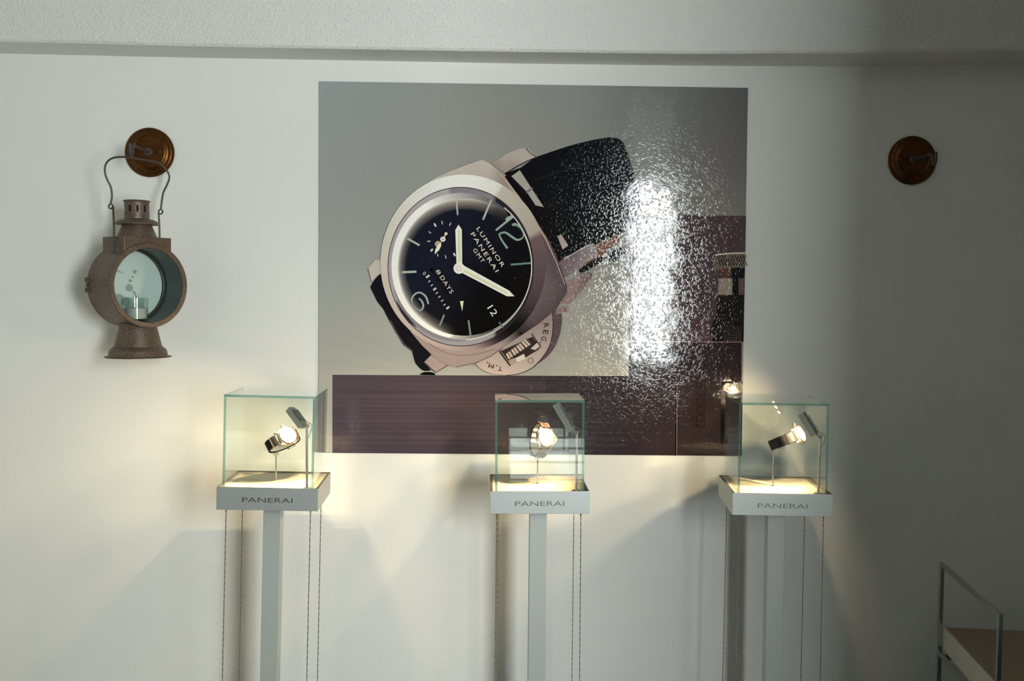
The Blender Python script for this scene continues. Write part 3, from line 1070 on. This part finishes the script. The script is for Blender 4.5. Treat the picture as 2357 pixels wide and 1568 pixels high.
def display_case(label, pose, pole, cables, lamp, rod, watch, lean):
    x, y, z, yaw, rol, pit = pose
    mat = Matrix.Translation((x, y, z)) @ Matrix.Rotation(yaw, 4, 'Z') @ Matrix.Rotation(rol, 4, 'Y') @ Matrix.Rotation(pit, 4, 'X')
    t = thing('display_case', label, 'display case', mat, 'glass display cases on pedestals')
    # tray: four sides and a bottom, open at the top
    bm = bmesh.new()
    w, d, rim = WB / 2, DB / 2, .007
    outer = [(-w, -d), (w, -d), (w, d), (-w, d)]
    inner = [(-w + rim, -d + rim * .5), (w - rim, -d + rim * .5), (w - rim, d - rim * .5), (-w + rim, d - rim * .5)]
    ob = [bm.verts.new((px, py, -HB)) for px, py in outer]
    ot = [bm.verts.new((px, py, 0)) for px, py in outer]
    it = [bm.verts.new((px, py, 0)) for px, py in inner]
    ib = [bm.verts.new((px, py, -.012)) for px, py in inner]
    for k in range(4):
        j = (k + 1) % 4
        bm.faces.new((ob[k], ob[j], ot[j], ot[k]))
        f = bm.faces.new((ot[k], ot[j], it[j], it[k])); f.material_index = 1
        f = bm.faces.new((it[k], it[j], ib[j], ib[k])); f.material_index = 1
    bm.faces.new(ob[::-1]); bm.faces.new(ib)
    base = obj('base', bm, [M['alu'], M['rim']], t, smooth=False, bevel=.0007)
    # engraved lettering on the front
    vs, fs = text_mesh('PANERAI', 1.0, extrude=0.02)
    wid = max(v[0] for v in vs)
    hgt = max(v[1] for v in vs)
    bm = bmesh.new()
    out = [bm.verts.new(((v[0] / wid - .5) * .126, -DB / 2 - .0002 - v[2] * .012, (v[1] / hgt) * .0122 - HB * .545 - .0061)) for v in vs]
    for f in fs:
        try: bm.faces.new([out[i] for i in f])
        except ValueError: pass
    obj('lettering', bm, M['letter'], base, smooth=False)
    bevel_box('display_plate', (-w + rim + .0003, -d + rim * .5 + .0003, -.0118), (w - rim - .0003, d - rim * .5 - .0003, -.0035), M['plate'], t, .0006)
    # glass hood of five panes
    hood = None
    g, e = WG / 2, DG / 2
    g0 = -.0034
    q = .0002
    specs = [('glass_hood', (-g, -e, HG - TH), (g, e, HG), 2),
             ('pane', (-g + TH + q, -e + .0004, g0), (g - TH - q, -e + TH, HG - TH - q), 1), ('pane', (-g + TH + q, e - TH, g0), (g - TH - q, e - .0004, HG - TH - q), 1),
             ('pane', (-g, -e, g0), (-g + TH, e, HG - TH - q), 0), ('pane', (g - TH, -e, g0), (g, e, HG - TH - q), 0)]
    for nm, a, b, axis in specs:
        bm = bmesh.new()
        for f in box(bm, a, b):
            f.normal_update()
            edge = (f.normal.y < -.9 and axis != 1) or (nm == 'glass_hood' and abs(f.normal.z) < .5 and f.normal.y < .5)
            f.material_index = 1 if edge else 0
        oo = obj(nm, bm, [M['pane'], M['edge']], hood or t, smooth=False)
        if hood is None: hood = oo
    # pedestal post
    (tx, ty), (bx, by), pw = pole
    yc = y
    p0, p1 = at(tx, ty, yc), at(bx, by, yc)
    dirv = (p1 - p0).normalized()
    p0 = p0 - dirv * .004
    p1 = p0 + dirv * (p0.z / -dirv.z)
    cyaw = mat.to_3x3() @ Vector((1, 0, 0)); cyaw.z = 0; cyaw.normalize()
    cdep = Vector((-cyaw.y, cyaw.x, 0))
    bm = bmesh.new()
    h = pw / 2
    top_z = (mat @ Vector((0, 0, -HB))).z
    r0 = [bm.verts.new(Vector((p0.x, p0.y, top_z - .0003)) + cyaw * sx * h + cdep * sy * h) for sx, sy in ((-1, -1), (1, -1), (1, 1), (-1, 1))]
    r1 = [bm.verts.new(Vector((p1.x, p1.y, .0125)) + cyaw * sx * h + cdep * sy * h) for sx, sy in ((-1, -1), (1, -1), (1, 1), (-1, 1))]
    for k in range(4): bm.faces.new((r0[k], r0[(k + 1) % 4], r1[(k + 1) % 4], r1[k]))
    bm.faces.new(r0[::-1]); bm.faces.new(r1)
    obj('post', bm, M['alu_v'], t, world=True, smooth=False, bevel=.0012)
    bm = bmesh.new(); box(bm, (p1.x - .13, p1.y - .115, 0), (p1.x + .13, p1.y + .115, .0125))
    obj('foot_plate', bm, M['alu_v'], t, world=True, smooth=False, bevel=.001)
    # cables from the underside to the floor
    for (ux, uy), (vx, vy), front in cables:
        ly = (-DB / 2 + .019) if front else (DB / 2 - .019)
        wy = (mat @ Vector((0, ly, 0))).y
        a, b = at(ux, uy, wy), at(vx, vy, wy)
        dv = (b - a).normalized()
        zt = (mat @ Vector((0, ly, -HB))).z + .001
        a = a + dv * ((zt - a.z) / dv.z)
        c = a + dv * ((a.z - .012) / -dv.z)
        bm = bmesh.new()
        n = 150
        side = Vector((1, 0, 0)); fr = Vector((0, 1, 0))
        for ph in (0, PI):
            tube(bm, [a + (c - a) * (k / n) + (side * math.cos(ph + k * 1.1) + fr * math.sin(ph + k * 1.1)) * .0006 for k in range(n + 1)], .0008, 5)
        tube(bm, [a, a + (c - a).normalized() * .010], .0022, 8)
        obj('cable', bm, M['cable'], t, world=True)
    # lamp on its post inside the hood
    (hx, hy), s_px, e_px, dy, wcen = lamp
    lpos = mat @ Vector((WG / 2 - .019, -DG / 2 + .017, 0))
    hinge = at(hx, hy, lpos.y)
    foot = mat @ Vector((WG / 2 - .019, -DG / 2 + .017, -.0034))
    bm = bmesh.new()
    tube(bm, [foot, hinge], .0032, 12)
    lathe(bm, [(.011, 0), (.011, .0012), (.0034, .0016)], 20, Matrix.Translation(foot), cap0=True, cap1=True)
    obj('lamp_post', bm, M['steel'], t, world=True)
    A, B = at(*s_px, lpos.y + .006), at(*e_px, lpos.y + .006 + dy)
    ax = (B - A).normalized(); Lh = (B - A).length
    mid = (A + B) / 2
    v = wcen - mid
    v.y *= lean
    nf = (v - ax * v.dot(ax)).normalized()
    sd = ax.cross(nf)
    hm = frame_mat(A, ax, sd, nf)
    bm = bmesh.new()
    box(bm, (0, -.0105, -.006), (Lh, .0105, .005), hm)
    tube(bm, [hinge + sd * .006, hinge - sd * .006], .0042, 12)
    tube(bm, [hinge, A + ax * .004], .003, 8)
    for y0, y1 in ((-.0105, -.0093), (.0093, .0105)):
        box(bm, (0, y0, .005), (Lh, y1, .0095), hm)
    for x0, x1 in ((0, .0012), (Lh - .0012, Lh)):
        box(bm, (x0, -.0093, .005), (x1, .0093, .0095), hm)
    for k in (.22, .52, .82):
        lathe(bm, [(.0054, .0045), (.0056, .0088), (.0062, .0088), (.0062, .0045)], 20, hm @ Matrix.Translation((Lh * k, 0, 0)))
    head = obj('lamp_head', bm, M['lampgrey'], t, world=True, smooth=False, bevel=.0006)
    bm = bmesh.new()
    for k in range(9):
        u = Lh * (.12 + .08 * k)
        box(bm, (u, -.0095, -.011), (u + .0022, .0095, -.0058), hm)
    obj('heat_sink', bm, M['lampdark'], head, world=True, smooth=False)
    for k in (.22, .52, .82):
        bm = bmesh.new()
        lathe(bm, [(.0034, .0052), (.0028, .0060), (.0014, .0064)], 16, hm @ Matrix.Translation((Lh * k, 0, 0)), cap0=True, cap1=True)
        obj('bulb', bm, M['bulb'], head, world=True)
    bm = bmesh.new()
    tube(bm, smooth_path([A + ax * .012 - nf * .007, A - nf * .014, hinge + Vector((.012, 0, .004)), hinge + Vector((.011, 0, -.012)), hinge + Vector((.004, 0, -.030))]), .0009, 6)
    obj('lamp_wire', bm, M['lampdark'], t, world=True)
    # rod and holder the watch sits on
    (rx, ry), (sx_, sy_) = rod
    wm = watch
    bm = bmesh.new()
    a = at(rx, ry, y); b = at(sx_, sy_, y)
    a = Vector((b.x, b.y, (mat @ Vector((0, 0, -.0034))).z)) if abs(a.x - b.x) < .002 else Vector((a.x, a.y, (mat @ Vector((0, 0, -.0034))).z))
    tube(bm, [a, b], .0021, 12)
    lathe(bm, [(.0042, 0), (.0040, .001), (.0022, .0015)], 16, Matrix.Translation(a), cap0=True, cap1=True)
    obj('watch_rod', bm, M['steel'], t, world=True)
    bm = bmesh.new()
    loop_band(bm, 50, 310, .0095, .0012, off=-.0016)
    bmesh.ops.transform(bm, matrix=wm, verts=bm.verts)
    box(bm, tuple(b - Vector((.007, .006, .003))), tuple(b + Vector((.007, .006, .003))))
    obj('watch_holder', bm, M['holder'], t, world=True)
    return t


W_S = 1.16
wL = basis(at(661.5, 1003.5, -.372), (.50, -.66, .53), (-.45, .25, .85), W_S)
wM = basis(at(1256, 1008, -.350), (.40, -.84, .30), (.84, .44, -.22), W_S)
wR = basis(at(1840, 1000, -.345), (.74, -.50, .44), (-.36, .25, .89), W_S)

display_case('leftmost pedestal display case, tray lettered on a pale matt front, nearest the lantern', (-.5695, -.331, .9128, .0339, .0201, -.0093),
             ((630.5, 1180), (622, 1568), .0455),
             [((520.5, 1176), (511.5, 1568), True), ((558, 1178), (550.5, 1568), False), ((714.6, 1178), (706, 1568), True), ((739, 1150), (730.7, 1568), False)],
             ((706, 981), (698, 980.5), (668.5, 941), .030, wL.translation), ((635.8, 1101), (635.2, 1045)), wL, .45)
display_case('middle pedestal display case, in front of the lower edge of the poster', (.1215, -.3146, .9055, .0055, -.0072, -.002),
             ((1238, 1184), (1234, 1568), .0455),
             [((1143, 1184), (1139.5, 1568), True), ((1146.2, 1184), (1143.5, 1568), False), ((1337, 1184), (1334, 1568), True), ((1320.8, 1184), (1316.5, 1568), False)],
             ((1328, 996), (1318, 991), (1281, 929), .012, wM.translation), ((1238.5, 1110), (1237.5, 1055)), wM, .40)
SZ, ZC = .037, -.034
display_case('rightmost pedestal display case, tray shading from bright to dark, nearest the chrome bench', (.7555, -.3124, .9033, -.0773, -.0033, .0028),
             ((1783.2, 1190), (1776.8, 1568), .0455),
             [((1701.5, 1188), (1694.8, 1568), True), ((1672.7, 1168), (1663.3, 1568), False), ((1895.3, 1192), (1887.9, 1568), True), ((1851.9, 1192), (1843.3, 1568), False)],
             ((1887.5, 1006), (1877, 1001.5), (1846, 951.5), .018, wR.translation), ((1780.3, 1113), (1781, 1030)), wR, .12)
SZ, ZC = .030, -.027
make_watch('gold-toned wristwatch with plain black strap tilted up in the leftmost display case', wL, M['gold'], M['strap_black'], False, False)
make_watch('wristwatch with stitched brown strap and crown guard in the middle display case', wM, M['gold'], M['strap_brown'], True, True)
SZ, ZC = .037, -.034
make_watch('wristwatch seen almost edge-on with black strap in the rightmost display case', wR, M['steelwatch'], M['strap_black'], False, True)


# ------------------------------------------------------------------ copper wall hooks
def wall_hook(label, px, py, bend):
    p = at(px, py, -.004)
    mat = frame_mat(Vector((p.x, 0, p.z)), (1, 0, 0), (0, 0, 1), (0, -1, 0))
    t = thing('wall_hook', label, 'hook', mat, 'copper disc hooks on the wall')
    r = .0715
    bm = bmesh.new()
    lathe(bm, [(r * .96, 0), (r, .002), (r, .006), (r * .965, .0085), (r * .93, .0075), (r * .86, .010), (r * .83, .0135), (r * .77, .0135), (r * .73, .0165), (r * .66, .0190),
               (r * .63, .0170), (r * .60, .0165), (r * .3, .0170), (.003, .0172)], 64, cap0=True, cap1=True)
    obj('disc', bm, M['copper'], t, angle=50)
    bm = bmesh.new()
    lathe(bm, [(.013, .0165), (.013, .0195), (.010, .022), (.004, .0225)], 24, cap1=True)
    obj('mounting_boss', bm, M['iron'], t)
    for x in (-.042, .034):
        bm = bmesh.new()
        lathe(bm, [(.0042, .0165), (.0038, .019), (.0015, .0198)], 12, Matrix.Translation((x, .000, 0)), cap1=True)
        obj('screw', bm, M['iron'], t)
    bm = bmesh.new()
    tube(bm, smooth_path([(0, 0, .021), (0, .001, .08), (0, .001, .126), (0, -.004, .137), (0, -.013, .141), (0, -.025, .145), (0, -.029, .153), (0, -.024, .161), (0, -.008, .163), (0, .003, .163)]), .0042, 10)
    obj('hook', bm, M['iron'], t)
    return t


wall_hook('copper disc wall hook holding the rusty lantern', 344.6, 351, 0)
wall_hook('empty copper disc wall hook in the dim right part of the wall', 2099.5, 369.2, 0)

# ------------------------------------------------------------------ lantern
LY = -.158
ML = (LY - CAM.y) / F * 1.0      # metres per photo pixel at the lantern's depth (about)
yaw = R(49)
axis = Vector((math.sin(yaw), -math.cos(yaw), 0))        # drum axis, towards its open front
side = Vector((math.cos(yaw), math.sin(yaw), 0))
UP = Vector((0, 0, 1))
pc = at(316.5, 657, LY)                                   # drum centre
base_z = at(316.5, 822, LY).z
lant = thing('lantern', 'rusty old railway lantern with round open front hanging on the left wall', 'lantern', Matrix.Translation((pc.x, pc.y, base_z)))
RD, LD = .1155, .122
dm = frame_mat(pc, side, UP, axis)                        # drum frame: z along the axis
bm = bmesh.new()
lathe(bm, [(RD - .012, LD / 2 - .004), (RD - .012, -LD / 2 + .004)], 72, dm, mi=1)
lathe(bm, [(RD - .012, -LD / 2 + .004), (RD, -LD / 2 + .002), (RD + .0015, -LD / 2 + .006), (RD, -LD / 2 + .011), (RD - .001, 0), (RD, LD / 2 - .004)], 72, dm)
lathe(bm, [(RD - .006, -LD / 2), (RD - .004, -LD / 2 + .002)], 72, dm, cap0=True)
bmesh.ops.remove_doubles(bm, verts=bm.verts, dist=1e-5)
obj('drum', bm, [M['rust'], M['inner']], lant, world=True)
bm = bmesh.new()
lathe(bm, [(RD, LD / 2 - .004), (RD + .001, LD / 2), (RD - .001, LD / 2 + .0025), (RD - .013, LD / 2 + .0025), (RD - .0145, LD / 2), (RD - .012, LD / 2 - .004)], 72, dm, closed=True)
obj('front_rim', bm, M['rust'], lant, world=True)
bm = bmesh.new()
zb = -LD / 2 + .016
lathe(bm, [(RD - .0125, zb - .003), (RD - .0125, zb)], 64, dm, cap0=True, cap1=True)


def blob(pts, z=zb + .0004):
    vs = [bm.verts.new(dm @ Vector((x, y, z))) for x, y in pts]
    f = bm.faces.new(vs); f.material_index = 1


def bl_e(cx, cy, rx, ry, n=18):
    blob([(cx + rx * math.cos(2 * PI * k / n), cy + ry * math.sin(2 * PI * k / n)) for k in range(n)])


# stains read in units of the drum radius
blob([(x * RD, y * RD) for x, y in ((-.62, .66), (-.50, .64), (-.40, .55), (-.36, .46), (-.30, .38), (-.20, .32), (-.12, .30), (-.24, .30), (-.34, .36), (-.42, .46), (-.50, .54), (-.60, .58))])
for cx, cy, rx, ry in ((.15, .33, .055, .05), (.09, .20, .03, .03), (.03, .11, .045, .04), (.0, -.06, .10, .09), (-.48, -.33, .11, .12), (-.28, -.36, .17, .15), (-.08, -.40, .12, .12)):
    bl_e(cx * RD, cy * RD, rx * RD, ry * RD)
blob([(x * RD, y * RD) for x, y in ((.06, -.12), (.16, -.16), (.20, -.27), (.23, -.36), (.18, -.34), (.15, -.24), (.08, -.17))])
obj('back_panel', bm, [M['mint'], M['stain']], lant, world=True, smooth=False)
bm = bmesh.new()
tube(bm, [dm @ Vector(((RD - .0155) * math.cos(2 * PI * k / 64), (RD - .0155) * math.sin(2 * PI * k / 64), zb + .012)) for k in range(64)], .0026, 8, closed=True)
obj('retaining_ring', bm, M['iron'], lant, world=True)


def zpx(y): return at(316.5, y, LY).z


vm = frame_mat(Vector((pc.x, pc.y, 0)), side, -axis, UP)   # vertical frame: x across, y back, z up (world height)
px = ML
bm = bmesh.new()
zt_ = zpx(547) - pc.z
prof = [(-.070, zt_), (.070, zt_)]
for k in range(25):
    x_ = .070 - .140 * k / 24
    prof.append((x_, math.sqrt((RD - .005) ** 2 - x_ * x_)))
fa = [bm.verts.new(vm @ Vector((x_, -.0575, pc.z + z_))) for x_, z_ in prof]
fb = [bm.verts.new(vm @ Vector((x_, .0575, pc.z + z_))) for x_, z_ in prof]
bm.faces.new(fa); bm.faces.new(fb[::-1])
for k in range(len(prof)):
    j = (k + 1) % len(prof)
    bm.faces.new((fa[k], fa[j], fb[j], fb[k]))
obj('top_box', bm, M['rust'], lant, world=True, smooth=False, bevel=.0015)
vt = Matrix.Translation((pc.x, pc.y, 0))
bm = bmesh.new()
lathe(bm, [(44 * px, zpx(547.5)), (43 * px, zpx(544)), (31 * px, zpx(516)), (30 * px, zpx(512))], 48, vt, cap0=True, cap1=True)
obj('vent_cone', bm, M['rust'], lant, world=True)
bm = bmesh.new()
lathe(bm, [(29 * px, zpx(517)), (49 * px, zpx(517.5)), (49.5 * px, zpx(515.5)), (44 * px, zpx(510)), (36 * px, zpx(506)), (27 * px, zpx(504))], 48, vt, cap0=True, cap1=True)
obj('vent_skirt', bm, M['rust'], lant, world=True)
bm = bmesh.new()
rings = lathe(bm, [(27.2 * px, zpx(505)), (27 * px, zpx(489)), (27 * px, zpx(474)), (27 * px, zpx(464))], 80, vt)
bm.faces.ensure_lookup_table()
kill = [bm.faces[80 + k] for k in range(80) if k % 8 in (0, 1)]
bmesh.ops.delete(bm, geom=kill, context='FACES')
lathe(bm, [(20 * px, zpx(505)), (20 * px, zpx(464))], 32, vt, mi=1)  # black sleeve stands in for the shade seen through the slots
obj('chimney', bm, [M['rust'], M['slot_dark']], lant, world=True)
bm = bmesh.new()
lathe(bm, [(27 * px, zpx(466)), (29.5 * px, zpx(464.5)), (30 * px, zpx(463)), (27 * px, zpx(461.5))], 48, vt, cap0=True, cap1=True)
obj('chimney_cap', bm, M['rust'], lant, world=True)
bm = bmesh.new()
lathe(bm, [(38 * px, zpx(742)), (40 * px, zpx(748)), (52.5 * px, zpx(797)), (56 * px, zpx(800)), (61 * px, zpx(804)), (63 * px, zpx(808)), (64.5 * px, zpx(817)), (66 * px, zpx(819)), (73 * px, zpx(820.5)), (73 * px, zpx(822)), (60 * px, zpx(822))], 64, vt, cap0=True, cap1=True)
obj('foot', bm, M['rust'], lant, world=True)


def lp(pts, dep):
    return [at(150 + x / 2.6125, 260 + y / 2.6125, dep(x)) for x, y in pts]


dep = lambda x: LY + (x - 430) / 2.6125 * px * .62
bm = bmesh.new()
tube(bm, smooth_path(lp([(274, 545), (281, 500), (274, 445), (250, 395), (238, 345), (248, 302), (280, 274), (325, 265), (375, 267), (430, 275), (500, 286), (560, 300), (600, 331), (624, 372), (624, 402), (608, 442), (590, 480), (581, 530), (577, 566), (575, 582)], dep)), .0028, 8)
for cx, cy in ((274, 562), (574, 594)):
    tube(bm, lp([(cx + 12 * math.cos(2 * PI * k / 14), cy + 14 * math.sin(2 * PI * k / 14)) for k in range(14)], dep), .0022, 6, closed=True)
obj('handle', bm, M['iron'], lant, world=True)
for sx, pts in ((-1, [(288, 562), (292, 650), (294, 745), (297, 836)]), (1, [(562, 598), (565, 650), (567, 700), (568, 760)])):
    bm = bmesh.new()
    lug_dep = dep if sx > 0 else (lambda x: dep(288) - (x - 288) / 9 * .034)
    tube(bm, smooth_path(lp(pts, lug_dep)), .0028, 8)
    obj('handle_lug', bm, M['iron'], lant, world=True)
# small hinge at the back edge of the drum
hm_ = frame_mat(pc - axis * (LD / 2 - .012) - side * (RD + .002), side, UP, axis)
bm = bmesh.new()
for s in (-1, 1):
    box(bm, (-.006, s * .014 - .006, -.005), (.003, s * .014 + .006, .005), hm_)
tube(bm, [hm_ @ Vector((-.004, -.02, 0)), hm_ @ Vector((-.004, .02, 0))], .0022, 8)
tube(bm, [hm_ @ Vector((-.004, 0, 0)), hm_ @ Vector((.004, 0, 0))], .003, 8)
obj('hinge', bm, M['iron'], lant, world=True)

# tumbler with a candle stub standing inside the drum
cp = pc - axis * .004 - side * .003
cz = pc.z - math.sqrt((RD - .012) ** 2 - .033 ** 2)
ct = thing('candle_glass', 'small glass tumbler with a candle stub inside the lantern', 'candle holder', Matrix.Translation((cp.x, cp.y, cz)))
bm = bmesh.new()
lathe(bm, [(.0005, 0), (.0315, 0), (.0322, .002), (.0330, .063), (.0318, .0635), (.0306, .063), (.0300, .005), (.0005, .005)], 48)
obj('tumbler', bm, M['cup'], ct)
bm = bmesh.new()
lathe(bm, [(.0296, .0055), (.0298, .034), (.026, .036)], 40, cap0=True, cap1=True)
tube(bm, [(0, 0, .035), (.001, 0, .044)], .0009, 6)
obj('candle', bm, M['wax'], ct)

# ------------------------------------------------------------------ chrome bench at the right edge
B0 = at(2170, 1296, -.165)                                  # top of the rear post
by_ = R(8)
dn = Vector((-math.sin(by_), -math.cos(by_), 0))            # towards the camera
da = Vector((math.cos(by_), -math.sin(by_), 0))             # along the bench, to the right
T = .0115
DEP, LEN = .445, .60
zt = B0.z
bench = thing('bench', 'chrome tube bench with tan leather cushion at the lower right edge', 'bench', frame_mat(Vector((B0.x, B0.y, 0)), da, -dn, UP))
SZT = at(2172, 1441, -.165).z                               # cushion top
for xo in (0, LEN):
    bm = bmesh.new()
    for (y0, z0, y1, z1) in ((0, 0, T, zt), (-DEP - T, 0, -DEP, zt), (-DEP, zt - T, 0, zt), (-DEP, SZT - .085, 0, SZT - .085 + T), (-DEP, .02, 0, .02 + T)):
        box(bm, (xo - T / 2, y0, z0), (xo + T / 2, y1, z1))
    obj('end_frame', bm, M['chrome'], bench, smooth=False, bevel=.0012)
for yo in (-DEP + .02, -.03):
    bm = bmesh.new()
    box(bm, (T / 2, yo - T / 2, SZT - .0855), (LEN - T / 2, yo + T / 2, SZT - .0855 + T))
    obj('seat_rail', bm, M['chrome'], bench, smooth=False, bevel=.001)
bm = bmesh.new()
fs = box(bm, (T / 2 + .001, -DEP - .02, SZT - .071), (LEN - T / 2 - .001, -.003, SZT))
for f in fs:
    f.normal_update()
    if abs(f.normal.z) < .5: f.material_index = 1
cu = obj('seat_cushion', bm, [M['leather'], M['leather_side']], bench, smooth=False, bevel=.006)
bm = bmesh.new()
z = SZT - .004
tube(bm, [(T / 2 + .003, -DEP - .018, z), (T / 2 + .003, -.005, z)], .0022, 6)
obj('cushion_piping', bm, M['leather_side'], cu)

# ------------------------------------------------------------------ light
world = bpy.data.worlds.new('daylight')
scene.world = world
world.use_nodes = True
bgn = world.node_tree.nodes['Background']
bgn.inputs['Color'].default_value = (0.93, 1.0, 0.985, 1)
bgn.inputs['Strength'].default_value = 50.0
pl = bpy.data.lights.new('window_portal', 'AREA')
pl.shape = 'RECTANGLE'
pl.size, pl.size_y = OX1 - OX0, OZ1 - OZ0
pl.cycles.is_portal = True
po = bpy.data.objects.new('window_portal', pl)
C.objects.link(po)
po.location = ((OX0 + OX1) / 2, FY - .032, (OZ0 + OZ1) / 2)
po.rotation_euler = (PI / 2, 0, 0)

# ------------------------------------------------------------------ view
scene.view_settings.view_transform = 'Standard'
scene.view_settings.look = 'None'
scene.view_settings.exposure = 0.0
scene.view_settings.gamma = 1.0
scene.view_settings.use_curve_mapping = False
scene.cycles.use_denoising = True
scene.cycles.transparent_max_bounces = 24
scene.cycles.max_bounces = 10
scene.cycles.diffuse_bounces = 5
scene.cycles.caustics_reflective = False
scene.cycles.caustics_refractive = False
scene.cycles.sample_clamp_indirect = 6.0
